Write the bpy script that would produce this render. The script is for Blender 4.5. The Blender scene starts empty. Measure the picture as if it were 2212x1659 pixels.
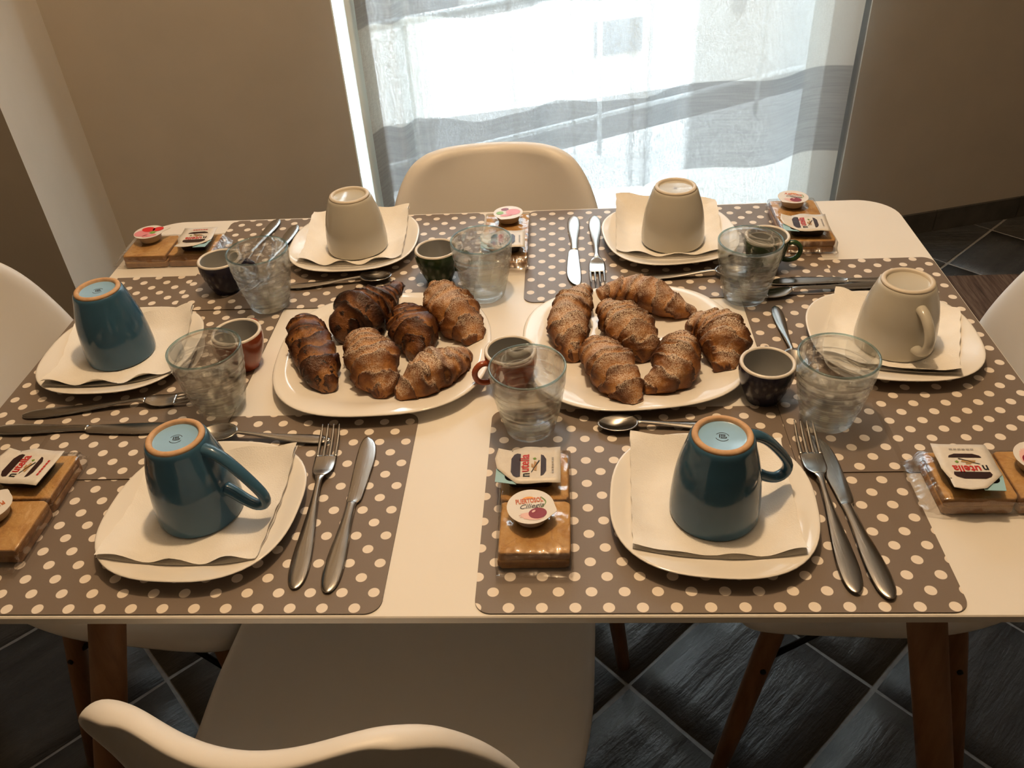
import bpy, bmesh, math, random
from mathutils import Vector, Matrix, noise
from math import sin, cos, pi, radians
sc = bpy.context.scene
C = sc.collection
random.seed(7)
T = 0.75                      # height of the table top

# ------------------------------------------------------------------ camera, world, lights, exposure
cd = bpy.data.cameras.new('camera'); cam = bpy.data.objects.new('camera', cd); C.objects.link(cam)
r_, u_, w_ = (Vector(v) for v in ((0.9976915, 0.03987357, -0.05497063), (0.01994847, 0.60167809, 0.79848953), (-0.06491326, 0.7977428, -0.5994937)))
cam.matrix_world = Matrix(((r_.x, u_.x, -w_.x, 0.0655), (r_.y, u_.y, -w_.y, -0.50428), (r_.z, u_.z, -w_.z, T+0.65114), (0, 0, 0, 1)))
cd.sensor_width = 36.0; cd.lens = 1842.2/2212*36; cd.clip_start = 0.02
sc.camera = cam
sc.view_settings.view_transform = 'Standard'; sc.view_settings.look = 'None'
sc.view_settings.exposure = 0.0; sc.view_settings.gamma = 1.0
sc.view_settings.use_curve_mapping = False
wd = bpy.data.worlds.new('sky'); sc.world = wd; wd.use_nodes = True
bg = wd.node_tree.nodes['Background']; bg.inputs[0].default_value = (0.80, 0.91, 1.0, 1); bg.inputs[1].default_value = 15.5
sc.cycles.max_bounces = 10; sc.cycles.transparent_max_bounces = 24
sc.cycles.transmission_bounces = 10; sc.cycles.diffuse_bounces = 4
sc.cycles.caustics_reflective = False; sc.cycles.caustics_refractive = False
sc.cycles.sample_clamp_indirect = 6.0

def lamp(name, loc, power, col, size):
    l = bpy.data.lights.new(name, 'POINT'); l.energy = power; l.color = col; l.shadow_soft_size = size
    o = bpy.data.objects.new(name, l); C.objects.link(o); o.location = loc; return o
lamp('ceiling_lamp', (0.03, 0.42, T+1.62), 55, (1.0, 0.69, 0.395), 0.045)

# the back wall is skewed to the table: s runs along it, off towards the room, z up
D = Vector((0.965, 0.263, 0)).normalized(); N = Vector((D.y, -D.x, 0)); Q = Vector((1.24, 2.17, 0))
def WP(s, off, z): return Q + D*s + N*off + Vector((0, 0, z))
WM = Matrix(((D.x, -N.x, 0, Q.x), (D.y, -N.y, 0, Q.y), (0, 0, 1, 0), (0, 0, 0, 1)))   # local (s, -off, z)
S0, S1, ZW = -1.797, -0.335, 2.25          # window opening
pl = bpy.data.lights.new('window_portal', 'AREA'); pl.shape = 'RECTANGLE'; pl.size = S1-S0; pl.size_y = ZW; pl.cycles.is_portal = True
po = bpy.data.objects.new('window_portal', pl); C.objects.link(po)
cpos = WP((S0+S1)/2, -0.32, ZW/2)
zc = -N; yc = Vector((0, 0, 1)); xc = yc.cross(zc)
po.matrix_world = Matrix(((xc.x, yc.x, zc.x, cpos.x), (xc.y, yc.y, zc.y, cpos.y), (xc.z, yc.z, zc.z, cpos.z), (0, 0, 0, 1)))

# ------------------------------------------------------------------ materials
def mat(name, col=(.5, .5, .5), rough=.5, **k):
    m = bpy.data.materials.new(name); m.use_nodes = True
    b = m.node_tree.nodes['Principled BSDF']
    b.inputs['Base Color'].default_value = (*col, 1); b.inputs['Roughness'].default_value = rough
    for kk, v in k.items(): b.inputs[kk.replace('_', ' ')].default_value = v
    return m
def nd(m, t, **k):
    n = m.node_tree.nodes.new(t)
    for a, v in k.items(): setattr(n, a, v)
    return n
def lk(m, a, b): m.node_tree.links.new(a, b)
def bsdf(m): return m.node_tree.nodes['Principled BSDF']
def coords(m, which='Object', scale=(1, 1, 1), rot=(0, 0, 0)):
    tc = nd(m, 'ShaderNodeTexCoord'); mp = nd(m, 'ShaderNodeMapping')
    mp.inputs['Scale'].default_value = scale; mp.inputs['Rotation'].default_value = rot
    lk(m, tc.outputs[which], mp.inputs[0]); return mp.outputs[0]
def noise_tex(m, vec, scale, detail=4, rough=.55):
    n = nd(m, 'ShaderNodeTexNoise'); n.inputs['Scale'].default_value = scale; n.inputs['Detail'].default_value = detail
    n.inputs['Roughness'].default_value = rough; lk(m, vec, n.inputs['Vector']); return n.outputs['Fac']
def ramp(m, fac, stops):
    r = nd(m, 'ShaderNodeValToRGB'); e = r.color_ramp.elements
    while len(e) < len(stops): e.new(.5)
    for i, (p, c) in enumerate(stops): e[i].position = p; e[i].color = (*c, 1)
    lk(m, fac, r.inputs[0]); return r.outputs[0]
def bump(m, h, strength, dist=.001):
    b = nd(m, 'ShaderNodeBump'); b.inputs['Strength'].default_value = strength; b.inputs['Distance'].default_value = dist
    lk(m, h, b.inputs['Height']); lk(m, b.outputs[0], bsdf(m).inputs['Normal']); return b
def math_(m, op, a, b=None):
    n = nd(m, 'ShaderNodeMath', operation=op)
    for i, v in enumerate((a, b)):
        if v is None: continue
        if isinstance(v, (int, float)): n.inputs[i].default_value = v
        else: lk(m, v, n.inputs[i])
    return n.outputs[0]
def mixc(m, fac, a, b):
    n = nd(m, 'ShaderNodeMix', data_type='RGBA')
    for i, v in ((0, fac), (6, a), (7, b)):
        if isinstance(v, (int, float)): n.inputs[i].default_value = v
        elif isinstance(v, tuple): n.inputs[i].default_value = (*v, 1)
        else: lk(m, v, n.inputs[i])
    return n.outputs[2]

def mottled(name, c1, c2, scale, rough, bs=0, bscale=None, **k):
    m = mat(name, c1, rough, **k); v = coords(m); f = noise_tex(m, v, scale)
    lk(m, ramp(m, f, [(.35, c1), (.68, c2)]), bsdf(m).inputs['Base Color'])
    if bs: bump(m, noise_tex(m, v, bscale or scale*4), bs)
    return m
M = {}
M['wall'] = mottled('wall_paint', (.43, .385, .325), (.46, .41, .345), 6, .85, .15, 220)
M['wall_lit'] = mottled('wall_paint_lit', (.66, .60, .52), (.69, .63, .55), 6, .85, .15, 220)  # wall paint with window light on the jog's side face put into the colour
M['wall_shaded'] = mottled('wall_paint_shaded', (.25, .215, .175), (.275, .235, .19), 6, .85, .15, 220)  # wall paint with the shade of the jog's front face put into the colour
M['ceiling'] = mat('ceiling_paint', (.7, .66, .6), .9)
M['grout'] = mottled('grout', (.26, .25, .24), (.34, .33, .31), 60, .8)
m = M['slate'] = mat('slate_tile', (.05, .05, .05), .42)
v = coords(m, 'Object', (1, 1, 1)); oi = nd(m, 'ShaderNodeObjectInfo')
vs = nd(m, 'ShaderNodeVectorMath', operation='ADD'); lk(m, v, vs.inputs[0])
cb = nd(m, 'ShaderNodeCombineXYZ'); lk(m, math_(m, 'MULTIPLY', oi.outputs['Random'], 31.), cb.inputs[0]); lk(m, math_(m, 'MULTIPLY', oi.outputs['Random'], 17.), cb.inputs[1]); lk(m, cb.outputs[0], vs.inputs[1])
st = nd(m, 'ShaderNodeMapping'); st.inputs['Scale'].default_value = (2.2, 11, 5); lk(m, vs.outputs[0], st.inputs[0])
f1 = noise_tex(m, st.outputs[0], 1.6, 6, .62); f2 = noise_tex(m, vs.outputs[0], 26, 5)
tint = mixc(m, oi.outputs['Random'], (.055, .056, .058), (.068, .062, .052))
lk(m, mixc(m, f2, tint, ramp(m, f1, [(.3, (.022, .022, .023)), (.5, (.060, .060, .060)), (.75, (.105, .10, .092))])), bsdf(m).inputs['Base Color'])
bump(m, math_(m, 'ADD', f1, math_(m, 'MULTIPLY', f2, .25)), 1.0, .010)
lk(m, ramp(m, f2, [(.3, (.34,)*3), (.7, (.55,)*3)]), bsdf(m).inputs['Roughness'])
M['base_tile'] = mottled('skirting_tile', (.05, .047, .042), (.085, .078, .068), 14, .5, .4, 40)
m = M['rug'] = mat('streaked_rug', (.1, .06, .04), .9)
v = coords(m, 'Object', (42, 2.4, 1)); f = noise_tex(m, v, 1.5, 5, .7)
lk(m, ramp(m, f, [(.3, (.045, .024, .018)), (.48, (.13, .078, .052)), (.62, (.22, .145, .10)), (.8, (.07, .036, .025))]), bsdf(m).inputs['Base Color']); bump(m, f, .6, .004)
M['table'] = mottled('table_lacquer', (.80, .77, .72), (.83, .80, .75), 3, .38)
M['table_edge'] = mottled('table_edge', (.70, .66, .60), (.74, .70, .64), 3, .5)
def wood(name, c1, c2, sc_=(30, 30, 2.2)):
    m = mat(name, c1, .45); v = coords(m, 'Object', sc_); f = noise_tex(m, v, 2.2, 5, .65)
    lk(m, ramp(m, f, [(.3, c1), (.7, c2)]), bsdf(m).inputs['Base Color']); bump(m, f, .15, .001); return m
M['wood'] = wood('beech_leg', (.19, .085, .033), (.29, .14, .06))
M['plastic'] = mottled('white_shell_plastic', (.74, .71, .67), (.76, .73, .69), 2, .42, .06, 900)
M['steel_black'] = mat('black_steel', (.012, .012, .013), .4, Metallic=.6)
m = M['mat'] = mat('polka_vinyl', (.2, .15, .12), .42)
tc = nd(m, 'ShaderNodeTexCoord'); sx = nd(m, 'ShaderNodeSeparateXYZ'); lk(m, tc.outputs['UV'], sx.inputs[0])
def lattice(dx, dy):
    a = math_(m, 'SUBTRACT', math_(m, 'FRACT', math_(m, 'ADD', math_(m, 'DIVIDE', sx.outputs[0], .0314), 100.5+dx)), .5)
    b = math_(m, 'SUBTRACT', math_(m, 'FRACT', math_(m, 'ADD', math_(m, 'DIVIDE', sx.outputs[1], .0372), 100.5+dy)), .5)
    a = math_(m, 'MULTIPLY', a, .0314); b = math_(m, 'MULTIPLY', b, .0372)
    return math_(m, 'SQRT', math_(m, 'ADD', math_(m, 'MULTIPLY', a, a), math_(m, 'MULTIPLY', b, b)))
dd = math_(m, 'MINIMUM', lattice(0, 0), lattice(.5, .5))
dot = nd(m, 'ShaderNodeMapRange'); dot.inputs[1].default_value = .0054; dot.inputs[2].default_value = .0058; dot.inputs[3].default_value = 1; dot.inputs[4].default_value = 0
lk(m, dd, dot.inputs[0])
fn = noise_tex(m, coords(m), 5)
lk(m, mixc(m, dot.outputs[0], mixc(m, fn, (.178, .140, .113), (.20, .158, .128)), (.80, .72, .63)), bsdf(m).inputs['Base Color'])
bump(m, noise_tex(m, coords(m), 500), .08)
M['mat_back'] = mat('mat_underside', (.1, .075, .06), .6)
M['china'] = mottled('white_porcelain', (.80, .77, .72), (.82, .79, .74), 3, .08)
M['china_mug'] = mottled('ivory_stoneware', (.50, .475, .405), (.53, .505, .435), 3, .13)
M['china_foot'] = mat('ivory_foot', (.62, .55, .45), .45)
M['blue'] = mottled('blue_glaze', (.036, .100, .168), (.044, .118, .195), 9, .11)
M['blue_in'] = mottled('pale_blue_glaze', (.25, .45, .68), (.29, .51, .75), 9, .2)
M['clay'] = mottled('raw_clay_ring', (.50, .30, .16), (.60, .38, .22), 120, .7)
M['stamp'] = mat('stamp_ink', (.01, .012, .02), .5)
M['stamp_pale'] = mat('pale_stamp_ink', (.22, .22, .24), .5)
for nme, c in (('navy', (.018, .017, .038)), ('green', (.022, .055, .018)), ('terracotta', (.27, .060, .024))):
    M[nme] = mottled(nme+'_glaze', c, tuple(x*1.25 for x in c), 12, .2)
M['cup_rim'] = mottled('cup_rim_glaze', (.70, .65, .58), (.74, .69, .62), 30, .25)
M['cup_in'] = mottled('grey_cup_lining', (.32, .32, .305), (.35, .35, .335), 12, .3)
M['paper'] = mottled('napkin_tissue', (.84, .81, .76), (.88, .85, .80), 30, .95, .5, 650)
m = M['steel'] = mat('stainless_steel', (.50, .48, .46), .2, Metallic=1.0)
f = noise_tex(m, coords(m, 'Object', (900, 25, 25)), 1.0, 3)
lk(m, ramp(m, f, [(.3, (.15,)*3), (.75, (.30,)*3)]), bsdf(m).inputs['Roughness'])
# thin ribbed glass: mostly see-through, reflecting and tinting more at grazing angles, a share refracted
def glassy(name, tint, edge, refr, film=False, gloss=(.055, .75), pw=1.5, ior=1.2):
    m = bpy.data.materials.new(name); m.use_nodes = True; nt = m.node_tree; nt.nodes.clear()
    out = nd(m, 'ShaderNodeOutputMaterial'); tr = nd(m, 'ShaderNodeBsdfTransparent'); gl = nd(m, 'ShaderNodeBsdfGlossy')
    lw = nd(m, 'ShaderNodeLayerWeight'); lw.inputs[0].default_value = .32
    lk(m, mixc(m, math_(m, 'POWER', lw.outputs['Facing'], pw), tint, edge), tr.inputs[0])
    gl.inputs['Roughness'].default_value = .02
    mx = nd(m, 'ShaderNodeMixShader'); lk(m, math_(m, 'ADD', math_(m, 'MULTIPLY', math_(m, 'POWER', lw.outputs['Facing'], 3.0), gloss[1]), gloss[0]), mx.inputs[0])
    base = tr.outputs[0]
    if refr:
        rf = nd(m, 'ShaderNodeBsdfGlass'); rf.inputs['IOR'].default_value = ior; rf.inputs['Roughness'].default_value = 0; rf.inputs[0].default_value = (*tint, 1)
        m2 = nd(m, 'ShaderNodeMixShader'); m2.inputs[0].default_value = refr
        lk(m, tr.outputs[0], m2.inputs[1]); lk(m, rf.outputs[0], m2.inputs[2]); base = m2.outputs[0]
    lk(m, base, mx.inputs[1]); lk(m, gl.outputs[0], mx.inputs[2]); lk(m, mx.outputs[0], out.inputs[0])
    if film:
        b = nd(m, 'ShaderNodeBump'); b.inputs['Strength'].default_value = 1.0; b.inputs['Distance'].default_value = .007
        lk(m, noise_tex(m, coords(m, 'Object', (1, 1.6, 1)), 26, 2), b.inputs['Height'])
        lk(m, b.outputs[0], gl.inputs['Normal']); gl.inputs['Roughness'].default_value = .06
    return m
M['glass'] = glassy('clear_glass', (.92, .94, .94), (.34, .52, .58), .25, pw=2.2, ior=1.45)
M['glass_rim'] = glassy('glass_rim', (.66, .86, .92), (.22, .50, .60), 0)
m = M['glass'] = bpy.data.materials.new('clear_glass'); m.use_nodes = True; m.node_tree.nodes.clear()
out = nd(m, 'ShaderNodeOutputMaterial'); gq = nd(m, 'ShaderNodeBsdfGlass'); gq.inputs['IOR'].default_value = 1.46; gq.inputs['Roughness'].default_value = 0; gq.inputs[0].default_value = (.965, .985, .985, 1)
tq = nd(m, 'ShaderNodeBsdfTransparent'); tq.inputs[0].default_value = (.95, .965, .965, 1); mq = nd(m, 'ShaderNodeMixShader'); mq.inputs[0].default_value = .42
lk(m, tq.outputs[0], mq.inputs[1]); lk(m, gq.outputs[0], mq.inputs[2]); lk(m, mq.outputs[0], out.inputs[0])
M['film'] = glassy('cellophane', (.985, .98, .975), (.93, .90, .87), 0, True, (.13, .75))
M['pane'] = glassy('window_glass', (.97, .985, .98), (.8, .85, .83), 0)
# baked goods
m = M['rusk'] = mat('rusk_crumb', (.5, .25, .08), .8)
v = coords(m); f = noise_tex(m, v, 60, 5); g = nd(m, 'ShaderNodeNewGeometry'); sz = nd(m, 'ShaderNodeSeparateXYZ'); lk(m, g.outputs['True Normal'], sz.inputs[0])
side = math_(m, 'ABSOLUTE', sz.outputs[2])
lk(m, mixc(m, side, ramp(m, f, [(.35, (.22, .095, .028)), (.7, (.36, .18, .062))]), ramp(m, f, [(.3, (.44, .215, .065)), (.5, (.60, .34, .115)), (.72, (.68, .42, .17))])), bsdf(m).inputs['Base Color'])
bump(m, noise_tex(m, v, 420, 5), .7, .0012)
def crust(name, dark, mid, light, sugar):
    m = mat(name, mid, .38 if sugar == 0 else .6)
    at = nd(m, 'ShaderNodeAttribute', attribute_name='wrap'); v = coords(m)
    f = noise_tex(m, v, 55, 6, .65)
    base = ramp(m, math_(m, 'ADD', math_(m, 'MULTIPLY', at.outputs['Fac'], .55), math_(m, 'MULTIPLY', f, .55)), [(.22, light), (.48, mid), (.78, dark)])
    fine = noise_tex(m, coords(m, 'Object', (1, 1, 1)), 700, 2)
    if sugar:
        g = nd(m, 'ShaderNodeNewGeometry'); s3 = nd(m, 'ShaderNodeSeparateXYZ'); lk(m, g.outputs['Normal'], s3.inputs[0])
        a = nd(m, 'ShaderNodeMapRange'); lk(m, math_(m, 'ADD', s3.outputs[2], math_(m, 'MULTIPLY', math_(m, 'SUBTRACT', noise_tex(m, v, 38, 4), .5), 1.7)), a.inputs[0])
        a.inputs[1].default_value = .34; a.inputs[2].default_value = .92
        gr = nd(m, 'ShaderNodeMapRange'); lk(m, fine, gr.inputs[0]); gr.inputs[1].default_value = .40; gr.inputs[2].default_value = .60
        fac = math_(m, 'MULTIPLY', math_(m, 'MULTIPLY', a.outputs[0], gr.outputs[0]), sugar)
        base = mixc(m, fac, base, (.70, .57, .43))
    else:
        sp = nd(m, 'ShaderNodeMapRange'); lk(m, noise_tex(m, v, 95, 3), sp.inputs[0]); sp.inputs[1].default_value = .60; sp.inputs[2].default_value = .66
        base = mixc(m, sp.outputs[0], base, (.018, .006, .003))
    lk(m, base, bsdf(m).inputs['Base Color'])
    bump(m, math_(m, 'ADD', noise_tex(m, v, 130, 5), math_(m, 'MULTIPLY', fine, .3)), .8, .003)
    return m
M['crust_sugar'] = crust('sugared_crust', (.065, .018, .005), (.20, .068, .014), (.42, .18, .042), .92)
M['crust_sugar2'] = crust('lightly_sugared_crust', (.075, .020, .006), (.23, .080, .016), (.44, .19, .045), .74)
M['crust_choc'] = crust('glazed_crust', (.030, .009, .004), (.135, .045, .012), (.34, .15, .04), 0)
M['crust_dark'] = crust('dark_glazed_crust', (.014, .005, .003), (.060, .018, .006), (.25, .10, .028), 0)
M['lid'] = mottled('lid_foil_white', (.66, .62, .57), (.72, .68, .62), 120, .4, .25, 260)
M['lid_cool'] = mat('lid_white', (.74, .71, .68), .35)
M['tray'] = mat('dark_tray', (.012, .010, .010), .3)
M['pot'] = mat('jam_pot_plastic', (.52, .49, .46), .35)
M['tab'] = mat('pale_blue_tab', (.30, .52, .60), .4)
for nme, c in (('ink_brown', (.028, .010, .010)), ('ink_red', (.50, .025, .025)), ('ink_black', (.012, .012, .014)), ('ink_cream', (.72, .66, .56)), ('ink_orange', (.80, .34, .05)), ('ink_green', (.16, .30, .05)),
               ('ink_cherry', (.24, .012, .03)), ('ink_pink', (.72, .26, .30)), ('ink_straw', (.66, .025, .03)), ('ink_leaf', (.22, .45, .06)), ('ink_grey', (.35, .33, .31)), ('ink_blush', (.78, .50, .47)), ('ink_slate', (.09, .085, .09)), ('ink_rust', (.55, .13, .04)), ('ink_bread', (.45, .27, .12))):
    M[nme] = mat(nme, c, .4)
# sheer curtain, woven bands; local x = s along the wall, z = height
m = M['curtain'] = bpy.data.materials.new('sheer_linen'); m.use_nodes = True; m.node_tree.nodes.clear()
out = nd(m, 'ShaderNodeOutputMaterial'); tr = nd(m, 'ShaderNodeBsdfTransparent'); df = nd(m, 'ShaderNodeBsdfDiffuse'); tl = nd(m, 'ShaderNodeBsdfTranslucent')
at = nd(m, 'ShaderNodeAttribute', attribute_name='cloth'); sv = nd(m, 'ShaderNodeSeparateXYZ'); lk(m, at.outputs['Vector'], sv.inputs[0])   # cloth s, height, density
def step_(x, a, b):
    n = nd(m, 'ShaderNodeMapRange'); lk(m, x, n.inputs[0]); n.inputs[1].default_value = a; n.inputs[2].default_value = b; return n.outputs[0]
zz = sv.outputs[1]
band = math_(m, 'MULTIPLY', step_(zz, .358, .362), step_(zz, .616, .612))
band = math_(m, 'MAXIMUM', band, math_(m, 'MULTIPLY', step_(zz, .868, .872), step_(zz, 1.13, 1.12)))
band = math_(m, 'MAXIMUM', band, math_(m, 'MULTIPLY', step_(zz, 1.388, 1.392), step_(zz, 1.65, 1.64)))
mpx = nd(m, 'ShaderNodeMapping'); mpx.inputs['Scale'].default_value = (150, 520, 1); lk(m, at.outputs['Vector'], mpx.inputs[0])
mpz = nd(m, 'ShaderNodeMapping'); mpz.inputs['Scale'].default_value = (620, 60, 1); lk(m, at.outputs['Vector'], mpz.inputs[0])
mph = nd(m, 'ShaderNodeMapping'); mph.inputs['Scale'].default_value = (9, 190, 1); lk(m, at.outputs['Vector'], mph.inputs[0])
weave = math_(m, 'ADD', math_(m, 'MULTIPLY', noise_tex(m, mpx.outputs[0], 1, 2), .5), math_(m, 'MULTIPLY', noise_tex(m, mpz.outputs[0], 1, 2), .5))
strk = noise_tex(m, mph.outputs[0], 1, 3)
open_ = step_(weave, .40, .62)
see = math_(m, 'MULTIPLY', math_(m, 'ADD', math_(m, 'MULTIPLY', open_, .45), .22), math_(m, 'SUBTRACT', 1.0, sv.outputs[2]))
see = math_(m, 'MULTIPLY', see, math_(m, 'SUBTRACT', 1.0, math_(m, 'MULTIPLY', band, .58)))
cloth = mixc(m, band, (.66, .67, .64), mixc(m, strk, (.28, .285, .285), (.46, .465, .46)))
lk(m, cloth, df.inputs[0]); lk(m, cloth, tl.inputs[0])
mx = nd(m, 'ShaderNodeMixShader'); tlf = nd(m, 'ShaderNodeMapRange'); lk(m, sv.outputs[2], tlf.inputs[0]); tlf.inputs[1].default_value = .75; tlf.inputs[2].default_value = .93; tlf.inputs[3].default_value = .17; tlf.inputs[4].default_value = .115; lk(m, tlf.outputs[0], mx.inputs[0]); lk(m, df.outputs[0], mx.inputs[1]); lk(m, tl.outputs[0], mx.inputs[2])
m2 = nd(m, 'ShaderNodeMixShader'); lk(m, see, m2.inputs[0]); lk(m, mx.outputs[0], m2.inputs[1]); lk(m, tr.outputs[0], m2.inputs[2]); lk(m, m2.outputs[0], out.inputs[0])
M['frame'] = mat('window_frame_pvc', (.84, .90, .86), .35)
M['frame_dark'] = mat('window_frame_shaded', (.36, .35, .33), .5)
M['outwhite'] = mottled('white_plaster', (.88, .88, .88), (.92, .92, .91), 3, .9)
M['street'] = mottled('asphalt', (.16, .165, .17), (.22, .22, .23), 5, .9)
M['outdark'] = mat('dark_opening', (.34, .36, .39), .3)
M['rail'] = mat('white_rail', (.75, .78, .80), .4)

# ------------------------------------------------------------------ mesh helpers
def mesh(name, V, F, mats, smooth=True, midx=None):
    me = bpy.data.meshes.new(name); me.from_pydata([tuple(v) for v in V], [], F)
    for mm in (mats if isinstance(mats, (list, tuple)) else [mats]): me.materials.append(mm)
    if midx: me.polygons.foreach_set('material_index', midx)
    if smooth: me.polygons.foreach_set('use_smooth', [True]*len(me.polygons))
    me.update(); return me
def fix_normals(me):
    bm = bmesh.new(); bm.from_mesh(me); bmesh.ops.recalc_face_normals(bm, faces=bm.faces); bm.to_mesh(me); bm.free(); return me
def obj(name, me, parent=None, loc=None, rotz=0):
    o = bpy.data.objects.new(name, me); C.objects.link(o)
    if parent is not None: o.parent = parent
    if loc is not None: o.location = loc
    if rotz: o.rotation_euler = (0, 0, rotz)
    return o
def part(name, V, F, mm, parent=None, smooth=True, midx=None, sharp=None):
    me = fix_normals(mesh(name, V, F, mm, smooth, midx))
    if sharp is not None: me.set_sharp_from_angle(angle=radians(sharp))
    return obj(name, me, parent)
def thing(name, label, cat, loc=(0, 0, 0), rotz=0, group=None):
    o = bpy.data.objects.new(name, None); C.objects.link(o); o.empty_display_size = .02
    o.location = loc; o.rotation_euler = (0, 0, rotz); return tag(o, label, cat, group)
def tag(o, label, cat, group=None):
    o['label'] = label; o['category'] = cat
    if group: o['group'] = group
    return o
def struct(o): o['kind'] = 'structure'; return o
def dup(root, label, loc, rotz=0):
    r = root.copy(); C.objects.link(r); r.location = loc; r.rotation_euler = (0, 0, rotz); r['label'] = label
    for ch in list(root.children):
        c = ch.copy(); C.objects.link(c); c.parent = r
        for g in list(ch.children):
            d = g.copy(); C.objects.link(d); d.parent = c
    return r
def rings_mesh(rings, closed=True, cap0=True, cap1=True):
    """rings: lists of equal length; a one-point ring is a pole"""
    V = []; F = []; idx = []
    for rg in rings: idx.append(range(len(V), len(V)+len(rg))); V += rg
    for a, b in zip(idx, idx[1:]):
        n = max(len(a), len(b)); rng = range(n) if closed else range(n-1)
        for i in rng:
            j = (i+1) % n
            if len(a) == 1: F.append((a[0], b[j], b[i]))
            elif len(b) == 1: F.append((a[i], a[j], b[0]))
            else: F.append((a[i], a[j], b[j], b[i]))
    if closed and cap0 and len(idx[0]) > 2: F.append(tuple(reversed(idx[0])))
    if closed and cap1 and len(idx[-1]) > 2: F.append(tuple(idx[-1]))
    return V, F
def lathe(prof, seg=48, wob=None):
    R = []
    for i, (r, z) in enumerate(prof):
        if r < 1e-6: R.append([(0, 0, z)])
        else: R.append([(r*cos(2*pi*k/seg), r*sin(2*pi*k/seg), z+(wob(i, 2*pi*k/seg) if wob else 0)) for k in range(seg)])
    return rings_mesh(R, cap0=False, cap1=False)
def sq(t, n=2.6): return (abs(cos(t))**n+abs(sin(t))**n)**(-1/n)
def tube(path, rad, seg=10, flat=None):
    """sweep a circle (rad a number or list; flat = second radius factor) along path"""
    P = [Vector(p) for p in path]; R = []; up = None
    for i, p in enumerate(P):
        t = (P[min(i+1, len(P)-1)]-P[max(i-1, 0)]).normalized()
        if up is None: up = Vector((0, 0, 1)) if abs(t.z) < .9 else Vector((1, 0, 0))
        a = t.cross(up).normalized(); b = a.cross(t).normalized(); up = b
        r = rad[i] if isinstance(rad, (list, tuple)) else rad
        R.append([tuple(p+a*(r*(flat or 1)*cos(2*pi*k/seg))+b*(r*sin(2*pi*k/seg))) for k in range(seg)])
    return rings_mesh(R)
def spline(pts, n):
    """Catmull-Rom through pts (tuples of any length)"""
    out_ = []; m_ = len(pts)-1
    for k in range(n+1):
        x = k/n*m_; i = min(int(x), m_-1); f = x-i
        p = [pts[max(i-1, 0)], pts[i], pts[i+1], pts[min(i+2, m_)]]
        out_.append(tuple(.5*((2*b)+(-a+c)*f+(2*a-5*b+4*c-d)*f*f+(-a+3*b-3*c+d)*f**3) for a, b, c, d in zip(*p)))
    return out_
def box(x0, x1, y0, y1, z0, z1):
    V = [(x, y, z) for z in (z0, z1) for y in (y0, y1) for x in (x0, x1)]
    return V, [(0, 2, 3, 1), (4, 5, 7, 6), (0, 1, 5, 4), (1, 3, 7, 5), (3, 2, 6, 7), (2, 0, 4, 6)]
def join(*vf):
    V = []; F = []
    for v, f in vf:
        n = len(V); V += list(v); F += [tuple(i+n for i in q) for q in f]
    return V, F
def xf(vf, f): return [f(*v) for v in vf[0]], vf[1]
def prism(poly, z0, z1):
    n = len(poly); V = [(x, y, z0) for x, y in poly]+[(x, y, z1) for x, y in poly]
    return V, [tuple(range(n-1, -1, -1)), tuple(range(n, 2*n))]+[(i, (i+1) % n, n+(i+1) % n, n+i) for i in range(n)]
def rrect(x0, x1, y0, y1, r, n=6):
    P = []
    for cx, cy, a0 in ((x1-r, y1-r, 0), (x0+r, y1-r, 90), (x0+r, y0+r, 180), (x1-r, y0+r, 270)):
        for k in range(n+1): a = radians(a0+90*k/n); P.append((cx+r*cos(a), cy+r*sin(a)))
    return P
_txt = {}
def text_mesh(s, size, width=None, shear=0, bold=0):
    cu = bpy.data.curves.new('lettering', 'FONT'); cu.body = s; cu.size = size; cu.align_x = 'CENTER'; cu.align_y = 'CENTER'; cu.shear = shear; cu.offset = bold; cu.resolution_u = 2
    o = bpy.data.objects.new('lettering', cu); C.objects.link(o)
    dg = bpy.context.evaluated_depsgraph_get(); me = bpy.data.meshes.new_from_object(o.evaluated_get(dg))
    V = [tuple(v.co) for v in me.vertices]; F = [tuple(p.vertices) for p in me.polygons]
    bpy.data.objects.remove(o); bpy.data.curves.remove(cu); bpy.data.meshes.remove(me)
    if width:
        xs = [v[0] for v in V]; k = width/(max(xs)-min(xs)); V = [(x*k, y, z) for x, y, z in V]
    return V, F
def wallbox(name, s0, s1, o0, o1, z0, z1, mm, parent=None):
    V, F = box(s0, s1, -o1, -o0, z0, z1)
    return V, F

# ------------------------------------------------------------------ the room
def wpart(name, vf, mm, parent=None, smooth=False, **k):
    o = part(name, vf[0], vf[1], mm, None, smooth, **k); o.matrix_world = WM.copy()
    if parent is not None: o.parent = parent; o.matrix_parent_inverse = parent.matrix_world.inverted()
    return o
def wb(s0, s1, o0, o1, z0, z1): return box(s0, s1, -o1, -o0, z0, z1)
struct(wpart('wall_back', join(wb(-2.45, S0, -.3, 0, 0, 2.7), wb(S1+.025, 2.6, -.3, 0, 0, 2.7), wb(S0, S1+.025, -.3, 0, ZW, 2.7)), M['wall']))
struct(wpart('wall_left', wb(-4.4, -2.45, -.3, .48, 0, 2.7), [M['wall'], M['wall_shaded'], M['wall_lit']], midx=[0, 0, 1, 2, 0, 0]))
struct(wpart('wall_right', wb(2.45, 2.6, 0, 5.6, 0, 2.7), M['wall']))
struct(wpart('wall_side', wb(-4.4, -4.25, .48, 5.6, 0, 2.7), M['wall']))
struct(wpart('wall_front', wb(-4.4, 2.6, 5.45, 5.6, 0, 2.7), M['wall']))
struct(wpart('ceiling', wb(-4.4, 2.6, -.3, 5.6, 2.7, 2.75), M['ceiling']))
fl = struct(wpart('floor', wb(-4.4, 2.6, -.3, 5.6, -.06, -.0025), M['grout']))

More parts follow.
